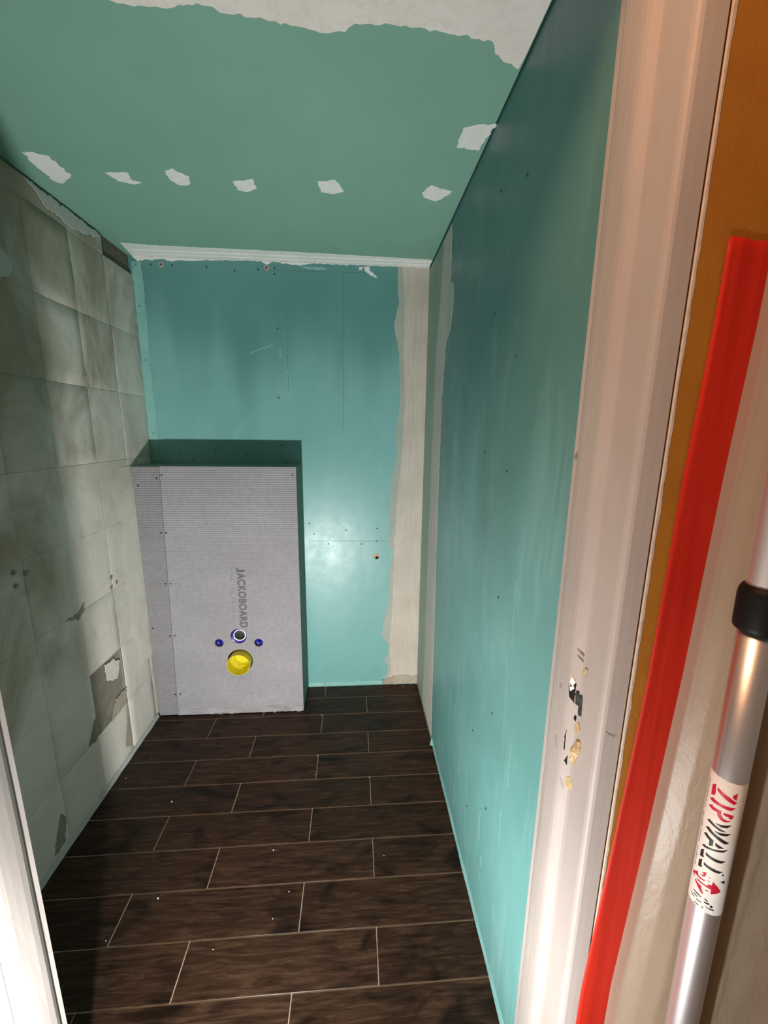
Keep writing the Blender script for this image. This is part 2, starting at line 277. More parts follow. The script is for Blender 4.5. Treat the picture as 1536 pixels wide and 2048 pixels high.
M['pink_plug'] = speckled('pink_plug', (0.42,0.30,0.28), (0.55,0.42,0.38), 80, 0.7, 0.2)
M['dark'] = speckled('dark', (0.007,0.006,0.005), (0.018,0.016,0.014), 90, 0.85, 0.3, spec=0.1)

# left wall: grey cement render with old tile beds
def mortar(name, c1, c2, c3, dirt, high_brown=None):
    t = NT(name); v = t.coords(); w = t.coords((1, 1.0, 0.6))
    a = t.mix(t.ramp(t.noise(v, 3.2, 4), [(0.33, 0.0), (0.66, 1.0)]), c1, c2)
    a = t.mix(t.math('MULTIPLY', t.ramp(t.noise(w, 6.5, 7, 0.65, 1.2), [(0.50, 0.0), (0.70, 1.0)]), 0.55), a, c3)
    a = t.mix(t.math('MULTIPLY', t.ramp(t.noise(v, 2.1, 5, 0.6, 0.6), [(0.56, 0.0), (0.74, 1.0)]), 0.75), a, dirt)
    if high_brown:                                                       # colour mixed browner high up and towards the door, broken by noise
        sx = t.n('ShaderNodeSeparateXYZ'); t.link(v, sx.inputs[0])
        g = t.math('SUBTRACT', t.math('MULTIPLY', sx.outputs['Z'], 0.55), t.math('MULTIPLY', sx.outputs['Y'], 0.65))
        g = t.math('ADD', g, t.math('MULTIPLY', t.math('SUBTRACT', t.noise(t.coords((1,1.3,0.7)), 3.4, 7, 0.62, 0.9), 0.5), 1.7))
        mr = t.n('ShaderNodeMapRange', interpolation_type='SMOOTHSTEP'); t.link(g, mr.inputs[0])
        mr.inputs[1].default_value = 0.74; mr.inputs[2].default_value = 1.42; mr.inputs[4].default_value = 0.80
        a = t.mix(mr.outputs[0], a, high_brown)
    t.base(a)
    t.bump(t.noise(v, 70.0, 5), 0.35, 0.0012, t.bump(t.noise(w, 14.0, 5, 0.6, 0.8), 0.5, 0.004))
    return t.set(**{'Roughness': 0.92, 'Specular IOR Level': 0.2})
M['mortar'] = mortar('mortar', (0.62,0.595,0.515), (0.69,0.67,0.595), (0.74,0.72,0.66), (0.45,0.41,0.33), (0.245,0.205,0.140))
M['mortar_dirty'] = mortar('mortar_dirty', (0.33,0.29,0.22), (0.44,0.39,0.31), (0.56,0.52,0.44), (0.15,0.125,0.085))
M['mortar_damp'] = mortar('mortar_damp', (0.20,0.185,0.145), (0.31,0.29,0.235), (0.46,0.44,0.38), (0.12,0.108,0.08))
M['brown_base'] = speckled('brown_base', (0.11,0.095,0.065), (0.16,0.14,0.10), 25, 0.9, 0.3)
M['lime'] = mortar('lime', (0.42,0.44,0.41), (0.50,0.52,0.49), (0.55,0.57,0.55), (0.33,0.33,0.28))

# floor tiles: dark wood print
def wood_tile(name):
    t = NT(name); v = t.coords((1.6, 16, 1), rand=True); k = t.coords((2.2, 5.0, 1), rand=True)
    g = t.noise(v, 6.0, 8, 0.65, 0.8)
    a = t.ramp(g, [(0.28, (0.012,0.0058,0.0033)), (0.5, (0.035,0.018,0.0105)), (0.78, (0.088,0.053,0.032))])
    kn = t.ramp(t.noise(k, 3.0, 3, 0.5, 0.9), [(0.30, 0.30), (0.48, 1.0)])
    a = t.mix(1.0, a, kn, 'MULTIPLY')
    oi = t.n('ShaderNodeObjectInfo')
    br = t.math('ADD', t.math('MULTIPLY', oi.outputs['Random'], 0.35), 0.82)
    hs = t.n('ShaderNodeHueSaturation'); t.link(br, hs.inputs['Value']); t.link(a, hs.inputs['Color'])
    t.base(hs.outputs['Color'])
    t.bump(g, 0.22, 0.0012)
    r = t.math('ADD', t.math('MULTIPLY', g, 0.25), 0.26); t.link(r, t.b.inputs['Roughness'])
    return t.set(**{'Specular IOR Level': 0.2})
M['wood_tile'] = wood_tile('wood_tile')
M['grout'] = speckled('grout', (0.26,0.20,0.15), (0.36,0.29,0.22), 30, 0.95, 0.3)
M['crumb'] = speckled('crumb', (0.7,0.7,0.66), (0.82,0.82,0.8), 60, 0.9, 0.2)

# boxing boards: grey cement coat with ridges across
def ridged(name, c1, c2, pitch):
    t = NT(name); v = t.coords()
    wv = t.n('ShaderNodeTexWave', wave_type='BANDS', bands_direction='Z'); wv.inputs['Scale'].default_value = PI/(10*pitch)*1.0
    wv.inputs['Distortion'].default_value = 0.15; wv.inputs['Detail'].default_value = 1
    t.link(v, wv.inputs['Vector'])
    a = t.mix(t.ramp(t.noise(v, 60.0, 4), [(0.3, 0.0), (0.7, 1.0)]), c1, c2)
    a = t.mix(t.math('MULTIPLY', t.ramp(t.noise(t.coords((0.6,1,1)), 5.0, 3), [(0.35, 0.0), (0.65, 1.0)]), 0.35), a, tuple(x*0.80 for x in c1))
    t.base(a)
    t.bump(t.noise(v, 300.0, 4), 0.45, 0.0010, t.bump(wv.outputs['Fac'], 0.6, 0.003))
    return t.set(**{'Roughness': 0.82, 'Specular IOR Level': 0.3})
M['board_grey'] = ridged('board_grey', (0.30,0.295,0.315), (0.355,0.35,0.375), 0.0098)
M['board_dull'] = ridged('board_dull', (0.235,0.23,0.24), (0.285,0.28,0.29), 0.0098)
M['board_edge'] = speckled('board_edge', (0.12,0.20,0.17), (0.18,0.26,0.22), 40, 0.8, 0.3)
M['adhesive'] = compound('adhesive', (0.26,0.26,0.265), (0.36,0.36,0.37), (0.13,0.13,0.135), (1.5,1,14))
M['print_grey'] = speckled('print_grey', (0.085,0.085,0.095), (0.15,0.15,0.16), 180, 0.8, 0.0)
M['print_pale'] = speckled('print_pale', (0.15,0.15,0.16), (0.24,0.24,0.25), 160, 0.8, 0.0)
M['blue'] = speckled('blue', (0.012,0.012,0.22), (0.02,0.02,0.32), 60, 0.25, 0.05)
M['white_plastic'] = speckled('white_plastic', (0.80,0.81,0.82), (0.86,0.87,0.88), 30, 0.35, 0.03)
M['inner_grey'] = speckled('inner_grey', (0.06,0.075,0.07), (0.12,0.14,0.13), 40, 0.35, 0.1)
M['yellow_plastic'] = speckled('yellow_plastic', (0.70,0.62,0.020), (0.80,0.72,0.03), 10, 0.38, 0.03)

# door frame, hall wall
def gloss_paint(name, c1, c2, c3):
    t = NT(name); v = t.coords((1,1,0.35))
    a = t.mix(t.ramp(t.noise(v, 9.0, 4), [(0.35, 0.0), (0.65, 1.0)]), c1, c2)
    a = t.mix(t.math('MULTIPLY', t.ramp(t.noise(t.coords(), 34.0, 6, 0.7), [(0.62, 0.0), (0.74, 1.0)]), 0.45), a, c3)
    t.base(a); t.bump(t.noise(t.coords((1,1,0.3)), 55.0, 4), 0.25, 0.0012)
    return t.set(**{'Roughness': 0.55, 'Specular IOR Level': 0.3})
M['frame_paint'] = gloss_paint('frame_paint', (0.335,0.30,0.28), (0.39,0.35,0.325), (0.26,0.23,0.21))
def ochre(name):
    t = NT(name); v = t.coords()
    t.base(t.mix(t.ramp(t.noise(v, 12.0, 4), [(0.3, 0.0), (0.7, 1.0)]), (0.30,0.11,0.001), (0.35,0.14,0.0015)))
    t.bump(t.noise(v, 130.0, 3), 0.3, 0.0015); return t.set(Roughness=0.75)
M['ochre'] = ochre('ochre')
M['raw_plaster'] = speckled('raw_plaster', (0.45,0.38,0.32), (0.58,0.52,0.46), 90, 0.95, 0.5)
M['hall_ground'] = speckled('hall_ground', (0.16,0.13,0.10), (0.22,0.18,0.14), 9, 0.8, 0.2)
M['strike_metal'] = speckled('strike_metal', (0.03,0.033,0.03), (0.085,0.09,0.085), 120, 0.5, 0.3, metal=0.7)
M['raw_wood'] = speckled('raw_wood', (0.30,0.20,0.085), (0.52,0.41,0.23), 70, 0.85, 0.6, 160, 0.003)
M['white_flake'] = speckled('white_flake', (0.72,0.70,0.66), (0.8,0.79,0.76), 90, 0.6, 0.4)
M['scuff'] = speckled('scuff', (0.17,0.155,0.14), (0.33,0.30,0.28), 120, 0.7, 0.2)
# tape, sheet, pole
def cloth_tape(name):
    t = NT(name); v = t.coords(); w = t.coords((14,1,0.5))
    a = t.mix(t.ramp(t.noise(w, 4.0, 4), [(0.35, 0.0), (0.65, 1.0)]), (0.38,0.011,0.003), (0.49,0.020,0.007))
    t.base(a)
    t.bump(t.noise(v, 900.0, 2), 0.25, 0.0005, t.bump(t.noise(w, 5.0, 4), 0.4, 0.0025))
    return t.set(**{'Roughness': 0.55, 'Specular IOR Level': 0.25})
M['tape'] = cloth_tape('tape')
def film(name):
    t = NT(name); v = t.coords((1,1,0.4))
    t.base((0.48,0.415,0.32)); t.set(**{'Roughness': 0.40, 'Specular IOR Level': 0.5})
    t.bump(t.noise(v, 38.0, 5, 0.6, 0.5), 0.35, 0.004)
    tr = t.n('ShaderNodeBsdfTransparent'); tr.inputs[0].default_value = (0.95,0.93,0.90,1)
    tl = t.n('ShaderNodeBsdfTranslucent'); tl.inputs[0].default_value = (0.50,0.45,0.38,1)
    a = t.n('ShaderNodeMixShader'); a.inputs[0].default_value = 0.25; t.link(t.b.outputs[0], a.inputs[1]); t.link(tl.outputs[0], a.inputs[2])
    s = t.n('ShaderNodeMixShader'); s.inputs[0].default_value = 0.42
    t.link(a.outputs[0], s.inputs[1]); t.link(tr.outputs[0], s.inputs[2])
    t.link(s.outputs[0], t.t.nodes['Material Output'].inputs['Surface']); return t.m
M['film'] = film('film')
def brushed(name, c, rough):
    t = NT(name); v = t.coords((40,40,0.6))
    t.base(t.mix(t.noise(v, 4.0, 3), c, tuple(x*0.9 for x in c)))
    t.bump(t.noise(t.coords((1,1,0.3)), 500, 2), 0.12, 0.0004)
    return t.set(Metallic=0.92, Roughness=rough)
M['aluminium'] = brushed('aluminium', (0.80,0.78,0.80), 0.36)
M['aluminium_dull'] = brushed('aluminium_dull', (0.74,0.72,0.72), 0.52)
M['black_plastic'] = speckled('black_plastic', (0.006,0.006,0.006), (0.010,0.009,0.009), 60, 0.5, 0.1, spec=0.15)
M['sticker'] = speckled('sticker', (0.66,0.62,0.57), (0.72,0.69,0.64), 40, 0.5, 0.05, spec=0.25)
M['sticker_red'] = speckled('sticker_red', (0.42,0.006,0.03), (0.48,0.01,0.045), 40, 0.5, 0.02, spec=0.2)
M['sticker_black'] = speckled('sticker_black', (0.012,0.010,0.012), (0.02,0.017,0.02), 40, 0.5, 0.02, spec=0.2)

def screw_mesh(r):
    bm = bmesh.new(); tube(bm, [(r*0.45, -0.0002), (r*0.55, 0.0006), (r, 0.0010), (r*1.1, -0.0006)], 10, close=True)
    me = bpy.data.meshes.new('screw'); bm.to_mesh(me); bm.free(); me.materials.append(M['screw']); return me
SCREW = screw_mesh(0.0033); SCREW_S = screw_mesh(0.0026)
def screws(pts, to3, rot, parent, me=SCREW):
    for q in pts:
        o = bpy.data.objects.new('screw', me); COL.objects.link(o); o.parent = parent
        o.location = to3(*q); o.rotation_euler = rot
        if parent.location.length: o.matrix_parent_inverse = Matrix.Translation(-parent.location)

# ------------------------------------------------------------------ structure: floor
fl = struct('floor', bx(-1.6, 1.6, -3.4, 0.02, -0.12, -0.0012), M['grout'], 'dark brown wood-look plank tile floor with pale beige joints')
rows = [0.0,-0.094,-0.216,-0.338,-0.4595,-0.581,-0.7035,-0.826,-0.947,-1.071,-1.191,-1.313,-1.436]
G = 0.0014
tile_cache = {}
def tile_mesh(w, d):
    k = (round(w, 3), round(d, 3))
    if k not in tile_cache:
        bm = bx(-w/2+G, w/2-G, -d/2+G, d/2-G, -0.007, 0.0)
        top = [e for e in bm.edges if all(v.co.z > -0.001 for v in e.verts)]
        bmesh.ops.bevel(bm, geom=top, offset=0.0011, segments=1, affect='EDGES')
        bmesh.ops.recalc_face_normals(bm, faces=bm.faces)
        me = bpy.data.meshes.new('tile'); bm.to_mesh(me); bm.free(); me.materials.append(M['wood_tile']); tile_cache[k] = me
    return tile_cache[k]
for i in range(len(rows)-1):
    y1, y0 = rows[i], rows[i+1]
    off = -0.653 if i % 2 == 0 else -0.442
    j = [off + 0.4965*k for k in range(-3, 5)]
    xa, xb = (-0.942, XR) if y0 > -1.33 else (-0.95, 0.37)
    cuts = [xa] + [v for v in j if xa+0.02 < v < xb-0.02] + [xb]
    for a, b in zip(cuts, cuts[1:]):
        o = link('tile', tile_mesh(b-a, y1-y0), fl)
        o.location = ((a+b)/2, (y0+y1)/2, 0.0004*n3(a*7, y0*9, 1.7))
hf = obj('hall_ground', bx(-1.6, 1.6, -3.4, -1.4365, -0.0012, -0.0003), M['hall_ground'], fl)

# ------------------------------------------------------------------ structure: ceiling
ce = struct('ceiling', bx(-0.95, 0.3275, -1.47, 0.0, H, H+0.014), M['ceiling_teal'], 'green board ceiling with white filler patches and a broad plastered band')
obj('ceiling_deck', bx(-1.0, 0.42, -1.47, 0.04, H+0.014, H+0.03), M['dark'], ce)
tc = lambda u, v: (u, v, H)
for k, p in enumerate(CEIL_PATCH):
    obj('filler_patch', slab(ragged(ragged(p, 0.006, 0.0022, seed=k*1.7), 0.0025, 0.0016, seed=k*5.1), tc, (0,0,-1), 0.0009, 1.2), M['filler_white'], ce)
big = [(a, b) for a, b in CEIL_BIG if a < 0.326]
big = ragged(big, 0.008, 0.0032, False, 4.2)
big = [(-0.52,-1.075), (-0.66,-1.10), (-0.80,-1.09), (-0.93,-1.12)][::-1] + big + [(0.3265,-1.02), (0.3265,-1.46), (-0.93,-1.46)]
obj('filler_band', slab(big, tc, (0,0,-1), 0.0013), M['filler_ceiling'], ce)
cs = ragged(CORNER_C, 0.02, 0.002, False, 2.0)
cs = [(max(-0.925, min(0.3265, a)), b) for a, b in cs] + [(0.3265, 0.0), (-0.925, 0.0)]
obj('corner_filler', slab(cs, tc, (0,0,-1), 0.0012), M['filler_white'], ce)
# two trowel beads running along the corner
for yy, w in ((-0.062, 0.006), (-0.028, 0.009)):
    bm = bmesh.new(); prev = None
    for k in range(41):
        x = -0.905 + 1.23*k/40; d = 0.002*n3(x*6, yy*50, 3)
        ring = [bm.verts.new((x, yy+d-w, H-0.001)), bm.verts.new((x, yy+d, H-0.0042-0.0012*n3(x*14, yy, 9))), bm.verts.new((x, yy+d+w, H-0.001))]
        if prev:
            for a in range(2): bm.faces.new((prev[a], ring[a], ring[a+1], prev[a+1]))
        prev = ring
    obj('filler_bead', bm, M['filler_white'], ce)

# ------------------------------------------------------------------ structure: back wall
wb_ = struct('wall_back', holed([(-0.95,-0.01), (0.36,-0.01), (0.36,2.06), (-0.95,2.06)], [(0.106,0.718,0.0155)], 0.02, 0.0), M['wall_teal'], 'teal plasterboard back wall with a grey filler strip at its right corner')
obj('backing', bx(-0.95, 0.36, 0.02, 0.05, -0.01, 2.06), M['dark'], wb_)
tb = lambda u, v: (u, 0.0, v)
bm = bmesh.new(); tube(bm, [(0.0155, 0.0), (0.0150, 0.012), (0.004, 0.014)], 24, lambda r, a, h: (0.106+r*math.cos(a), h+0.003, 0.718+r*math.sin(a)), True)
obj('pipe_stub', bm, M['wood_plug'], wb_)
bm = bmesh.new(); tube(bm, [(0.008, 0.0005), (0.0085, 0.0)], 16, lambda r, a, h: (0.108+r*math.cos(a), h+0.0020, 0.711+r*0.8*math.sin(a)), True)
obj('pipe_bore', bm, M['dark'], wb_)
thin = ragged(FILL_L, 0.012, 0.003, False, 1.1) + [(0.331, 0.006), (0.331, 2.037)]
obj('filler_feather', slab(thin, tb, (0,-1,0), 0.0008), M['filler_thin'], wb_)
core = ragged([(a+0.008, b) for a, b in CORE_L], 0.012, 0.003, False, 7.1) + [(0.331, 0.004), (0.331, 2.037)]
obj('filler_strip', slab(core, tb, (0,-1,0), 0.0024), M['filler_grey'], wb_)
bm = bmesh.new(); 
rough_ = ragged([(0.150,0.002), (0.150,0.030), (0.20,0.052), (0.25,0.060), (0.29,0.048), (0.328,0.056), (0.329,0.002)], 0.006, 0.004, True, 5.5)
bm.free(); obj('rough_foot', slab(rough_, tb, (0,-1,0), 0.0050, 0.25), M['mortar_dirty'], wb_)
low = ragged(CORNER_W, 0.010, 0.0035, False, 3.3); low = [(max(-0.925, min(0.3275, a)), b) for a, b in low] + [(0.3275, H), (-0.925, H)]
obj('corner_filler', slab(low, tb, (0,-1,0), 0.0020), M['filler_white'], wb_)
obj('board_margin', slab(ragged([(-0.931,1.19), (-0.897,1.19), (-0.892,1.35), (-0.896,1.6), (-0.890,1.8), (-0.889,2.015), (-0.931,2.015)], 0.02, 0.003, True, 9.0), tb, (0,-1,0), 0.0008), M['edge_teal'], wb_)
obj('board_foot', slab(ragged([(XB,0.003), (0.15,0.003), (0.148,0.022), (-0.05,0.026), (XB,0.024)], 0.02, 0.003, True, 2.0), tb, (0,-1,0), 0.0008), M['edge_teal'], wb_)
screws(BACK_SCREWS, lambda a, b: (a, -0.0002, b), (PI/2, 0, 0), wb_)
for ax, az in [(-0.81,2.008), (-0.375,2.011)]:
    bm = bmesh.new(); tube(bm, [(0.0045, 0.006), (0.0045, -0.003), (0.009, -0.003), (0.011, 0.0)], 14, lambda r, a, h: (ax+r*math.cos(a)*(1+.25*math.sin(3*a)), h, az+r*math.sin(a)))
    w = obj('wall_plug', bm, M['pink_plug'], wb_)
    bm = bmesh.new(); tube(bm, [(0.001, -0.0012), (0.005, -0.0006)], 12, lambda r, a, h: (ax+r*math.cos(a), h, az+r*math.sin(a)), True); obj('bore', bm, M['screw'], w)
def strip(a, b, w, name, m, par, to3, nrm, th=0.0004):
    a, b = Vector(a), Vector(b); d = (b-a).normalized(); n = Vector((-d.y, d.x))*w/2
    obj(name, slab([tuple(a-n), tuple(b-n), tuple(b+n), tuple(a+n)], to3, nrm, th, 0.1), m, par)
for a, b in (((-0.0485,2.004), (-0.053,1.336)), ((-0.298,1.90), (-0.300,1.50)), ((-0.222,0.801), (0.165,0.797)), ((-0.361,2.0025), (0.177,2.0085))):
    strip(a, b, 0.0016, 'pencil_line', M['pencil'], wb_, tb, (0,-1,0))
for a, b, w in (((-0.463,1.664), (-0.405,1.688), 0.003), ((-0.400,1.688), (-0.363,1.704), 0.004), ((-0.331,1.690), (-0.333,1.668), 0.004), ((-0.333,1.668), (-0.324,1.650), 0.004), ((-0.304,1.598), (-0.298,1.583), 0.005), ((-0.288,1.582), (-0.279,1.572), 0.004), ((-0.292,1.572), (-0.294,1.552), 0.003)):
    strip(a, b, w, 'filler_scrape', M['edge_teal'], wb_, tb, (0,-1,0), 0.0006)
for k, p in enumerate(([(-0.235,2.024), (-0.14,2.022), (-0.11,2.016), (-0.16,2.012), (-0.21,2.014)], [(0.018,2.030), (0.034,2.031), (0.035,2.020), (0.020,2.018)], [(0.040,2.033), (0.062,2.034), (0.066,2.020), (0.100,1.990), (0.094,1.989), (0.060,2.003), (0.044,2.014)])):
    obj('filler_smear', slab(ragged(p, 0.006, 0.002, True, k*3.0), tb, (0,-1,0), 0.0007), M['edge_teal'] if k == 0 else M['filler_white'], wb_)

# ------------------------------------------------------------------ structure: right wall
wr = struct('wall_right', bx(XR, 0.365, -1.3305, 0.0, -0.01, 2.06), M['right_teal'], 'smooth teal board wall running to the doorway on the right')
tr = lambda u, v: (XR, u, v)
cl_ = [(-0.175,0.01), (-0.19,0.30), (-0.18,0.80), (-0.195,1.25), (-0.215,1.66), (-0.26,1.83), (-0.285,2.030)]
cr_ = [(-0.415,2.030), (-0.425,1.90), (-0.412,1.72), (-0.375,1.60), (-0.352,1.45), (-0.356,1.25), (-0.355,1.06), (-0.373,0.65), (-0.392,0.19), (-0.405,0.015)]
obj('thin_coat', slab(ragged(cl_, 0.02, 0.004, False, 1.0) + [(-0.0015,2.032), (-0.0015,0.006)], tr, (-1,0,0), 0.0006), M['green_coat'], wr)
obj('joint_filler', slab(ragged(cl_, 0.014, 0.004, False, 1.0) + ragged(cr_, 0.012, 0.005, False, 6.0), tr, (-1,0,0), 0.0009, 1.5), M['filler_band'], wr)
obj('filler_smear', slab(ragged([(-0.40,1.84), (-0.47,1.83), (-0.478,1.76), (-0.455,1.69), (-0.40,1.66)], 0.01, 0.004, True, 8.0), tr, (-1,0,0), 0.0010), M['filler_thin'], wr)
# torn paper edge along the foot of the board
bm = bmesh.new(); prev = None
for k in range(60):
    y = -0.43 - 0.897*k/59; h = 0.030 + 0.012*n3(y*6, 2.2, 5) + 0.004*n3(y*31, 1, 2); d = 0.0035 + 0.002*n3(y*9, 7, 1)
    ring = [bm.verts.new((XR+0.0005, y, h)), bm.verts.new((XR-d*0.5, y, h*0.72)), bm.verts.new((XR-d, y, 0.008)), bm.verts.new((XR+0.0005, y, 0.003))]
    if prev:
        for a in range(3): bm.faces.new((prev[a], ring[a], ring[a+1], prev[a+1]))
    prev = ring
obj('paper_edge', bm, M['paper_teal'], wr)
bm = bmesh.new()
v = [bm.verts.new(p) for p in ((XR-0.0005,-0.425,0.030), (XR-0.0005,-0.462,0.020), (XR-0.012,-0.440,0.004), (XR-0.004,-0.415,0.004), (XR-0.010,-0.436,0.014))]
for q in ((0,1,4), (1,2,4), (2,3,4), (3,0,4)): bm.faces.new([v[i] for i in q])
obj('paper_flake', bm, M['edge_teal'], wr)
screws(RIGHT_SCREWS, lambda a, b: (XR-0.0002, a, b), (0, -PI/2, 0), wr, SCREW_S)
for k, (y, z, h, w) in enumerate(((-0.50,0.415,0.03,0.006), (-0.505,0.385,0.02,0.004), (-0.62,0.16,0.05,0.006), (-0.80,0.13,0.06,0.009), (-0.84,0.26,0.05,0.007), (-1.05,0.29,0.08,0.010), (-1.08,0.20,0.05,0.008), (-1.18,0.45,0.07,0.009), (-1.20,0.62,0.09,0.008), (-1.16,0.98,0.10,0.007), (-0.70,0.42,0.05,0.006), (-0.45,1.02,0.02,0.004))):
    sh = [(y-w*0.15, z+h), (y+w*0.5, z+h*0.35), (y+w*0.25, z-h*0.3), (y+w*0.05, z-h), (y-w*0.4, z-h*0.5), (y-w*0.5, z+h*0.2)]
    obj('scuff_mark', slab(ragged(sh, 0.008, 0.003, True, k*1.9), tr, (-1,0,0), 0.0002, 2.0), M['scuff_teal'], wr)

# ------------------------------------------------------------------ structure: left wall with tile beds
wl = struct('wall_left', bx(-0.99, XL-0.010, -1.34, 0.0, -0.01, 2.06), M['brown_base'], 'bare grey rendered left wall showing the grid of removed tiles')
ye = [0.0,-0.197,-0.391,-0.584,-0.780,-0.977,-1.173,-1.339]
ze = [0.0,0.235,0.478,0.722,0.968,1.211,1.474,1.720,1.965,2.031]
rb = random.Random(11)
def bed(y1, y0, z0, z1, off, edge, m, th=0.010):
    bm = bmesh.new(); e = 0.0028
    us = [y0, y0+e] + [y0+e+(y1-y0-2*e)*k/6 for k in range(1, 6)] + [y1-e, y1]
    ws = [z0, z0+e] + [z0+e+(z1-z0-2*e)*k/6 for k in range(1, 6)] + [z1-e, z1]
    g = []
    for a, u in enumerate(us):
        row = []
        for b, w in enumerate(ws):
            h = th + off + 0.0016*n3(u, w, 0, 7) + 0.0007*n3(u, w, 4, 26)
            if a in (0, len(us)-1) or b in (0, len(ws)-1):
                h = th + 0.0016*n3(u, w, 0, 7) - edge*(0.55+0.9*n3(u, w, 8, 15)) - 0.0002
            row.append(bm.verts.new((XL-0.010+h, u, w)))
        g.append(row)
    for a in range(len(us)-1):
        for b in range(len(ws)-1): bm.faces.new((g[a][b], g[a+1][b], g[a+1][b+1], g[a][b+1]))
    rim = g[0] + [r[-1] for r in g[1:]] + g[-1][-2::-1] + [r[0] for r in g[-2:0:-1]]
    lo = [bm.verts.new((XL-0.0105, v.co.y, v.co.z)) for v in rim]
    for k in range(len(rim)): bm.faces.new((rim[k], rim[(k+1) % len(rim)], lo[(k+1) % len(rim)], lo[k]))
    return obj('mortar_bed', bm, m, wl, True)
for i in range(len(ye)-1):
    for j in range(len(ze)-1):
        if i == 0 and j == 8: continue                              # a missing bed bares the brown base under the ceiling
        off = rb.uniform(-0.0010, 0.0010); edge = rb.uniform(0.0004, 0.0020)
        m = M['mortar']
        if j >= 5 and i >= 2: off *= 1.6; edge *= 1.2
        if (i, j) in ((2, 1),): m = M['mortar_damp']; off = -0.0035
        if (i, j) in ((3, 0), (1, 0), (2, 0)): edge = 0.0028
        if i == 0 and 0 < j < 8: edge = 0.0004; off = 0.0002
        bed(ye[i], ye[i+1], ze[j], ze[j+1], off, edge, m)
tl = lambda u, v: (XL+0.0012, u, v)
obj('lime_patch', slab(ragged([(-0.557,2.028), (-0.514,2.012), (-0.484,1.985), (-0.44,1.99), (-0.36,1.978), (-0.29,1.995), (-0.215,2.016), (-0.222,2.029)], 0.008, 0.005, True, 3.0), tl, (1,0,0), 0.0012), M['lime'], wl)
for k, (p, m) in enumerate((([(-0.675,1.806), (-0.642,1.77), (-0.66,1.735), (-0.70,1.715), (-0.76,1.70), (-0.78,1.82)], 'lime'), ([(-0.40,0.243), (-0.42,0.15), (-0.45,0.06), (-0.405,0.04), (-0.398,0.15)], 'mortar_dirty'), ([(-0.586,0.33), (-0.645,0.24), (-0.60,0.228), (-0.583,0.25)], 'mortar_damp'), ([(-0.39,0.30), (-0.41,0.24), (-0.51,0.23), (-0.47,0.30)], 'mortar_dirty'), ([(-0.80,0.14), (-0.85,0.03), (-0.80,0.03), (-0.785,0.10)], 'mortar_damp'), ([(-0.655,0.725), (-0.60,0.722), (-0.56,0.745), (-0.565,0.715), (-0.60,0.700)], 'mortar_damp'), ([(-0.505,0.47), (-0.45,0.46), (-0.41,0.43), (-0.44,0.37), (-0.50,0.40)], 'mortar'), ([(-0.415,1.50), (-0.385,1.52), (-0.378,1.475), (-0.40,1.47)], 'mortar_dirty'))):
    obj('mortar_smear', slab(ragged(p, 0.008, 0.004, True, k*2.3), tl, (1,0,0), 0.0005, 1.5), M[m], wl)
for yy, zz, r in ((-0.812,0.945,0.006), (-0.772,0.930,0.008), (-0.812,0.906,0.006), (-0.400,0.772,0.006), (-0.370,0.742,0.005), (-0.408,0.734,0.006)):
    bm = bmesh.new(); tube(bm, [(r*0.3, 0.0012), (r*0.8, 0.0016), (r, 0.0026), (r*1.25, 0.0)], 12, lambda q, a, h: (XL+0.001+h, yy+q*math.cos(a)*0.9, zz+q*math.sin(a)), True)
    obj('drill_hole', bm, M['mortar_damp'], wl)
# render lip along the floor and the filler bead beside the boxing
bm = bmesh.new(); prev = None
for k in range(70):
    y = -0.19 - 1.14*k/69; h = 0.021 + 0.006*n3(y*9, 4, 4) + 0.003*n3(y*40, 1, 7); d = 0.009 + 0.002*n3(y*17, 2, 8)
    ring = [bm.verts.new((XL-0.004, y, h)), bm.verts.new((XL+d*0.6, y, h*0.92)), bm.verts.new((XL+d, y, 0.001)), bm.verts.new((XL-0.004, y, 0.001))]
    if prev:
        for a in range(3): bm.faces.new((prev[a], ring[a], ring[a+1], prev[a+1]))
    prev = ring
obj('render_lip', bm, M['lime'], wl)
bm = bmesh.new(); prev = None
for k in range(50):
    z = 0.325 + 0.856*k/49; d = 0.0068 + 0.0012*n3(3, z*14, 1) - 0.0045*max(0.0, (z-1.10)/0.085)
    ring = [bm.verts.new((XL-0.002, -0.330-0.03*n3(1, z*9, 2), z)), bm.verts.new((XL+d*0.8, -0.205, z)), bm.verts.new((XL+d, -0.1878, z)), bm.verts.new((XL+d, -0.176, z))]
    if prev:
        for a in range(3): bm.faces.new((prev[a], ring[a], ring[a+1], prev[a+1]))
    prev = ring
obj('filler_bead', bm, M['mortar'], wl, True)

# ------------------------------------------------------------------ structure: door wall and frame
PROF = [(0.0,-1.3305), (0.0,-1.3405), (0.0015,-1.342), (-0.001,-1.3435), (-0.004,-1.3475), (-0.0075,-1.356), (-0.0095,-1.368), (-0.0106,-1.384), (-0.0106,-1.396), (-0.0098,-1.402), (-0.0075,-1.4070), (-0.001,-1.4170), (-0.0022,-1.4187), (-0.0018,-1.4203), (0.0,-1.421), (0.0028,-1.4545), (0.0032,-1.458), (0.0046,-1.4615), (0.0068,-1.4642), (0.010,-1.4658), (0.020,-1.4668), (0.0325,-1.4675), (0.0338,-1.4665), (0.034,-1.4400), (0.034,-1.3305)]
def jamb(sx, x0, z1):
    bm = bmesh.new(); lv = []
    zs = [0.0] + [z1*k/24 for k in range(1, 25)]
    for z in zs:
        lv.append([bm.verts.new((x0+sx*(u+(0.0006*n3(y*60, z*5, sx) if -0.02 < u < 0.025 else 0)), y, z)) for u, y in PROF])
    n = len(PROF)
    for a, b in zip(lv, lv[1:]):
        for k in range(n): bm.faces.new((a[k], a[(k+1) % n], b[(k+1) % n], b[k]))
    bm.faces.new(lv[0]); bm.faces.new(lv[-1]); return bm
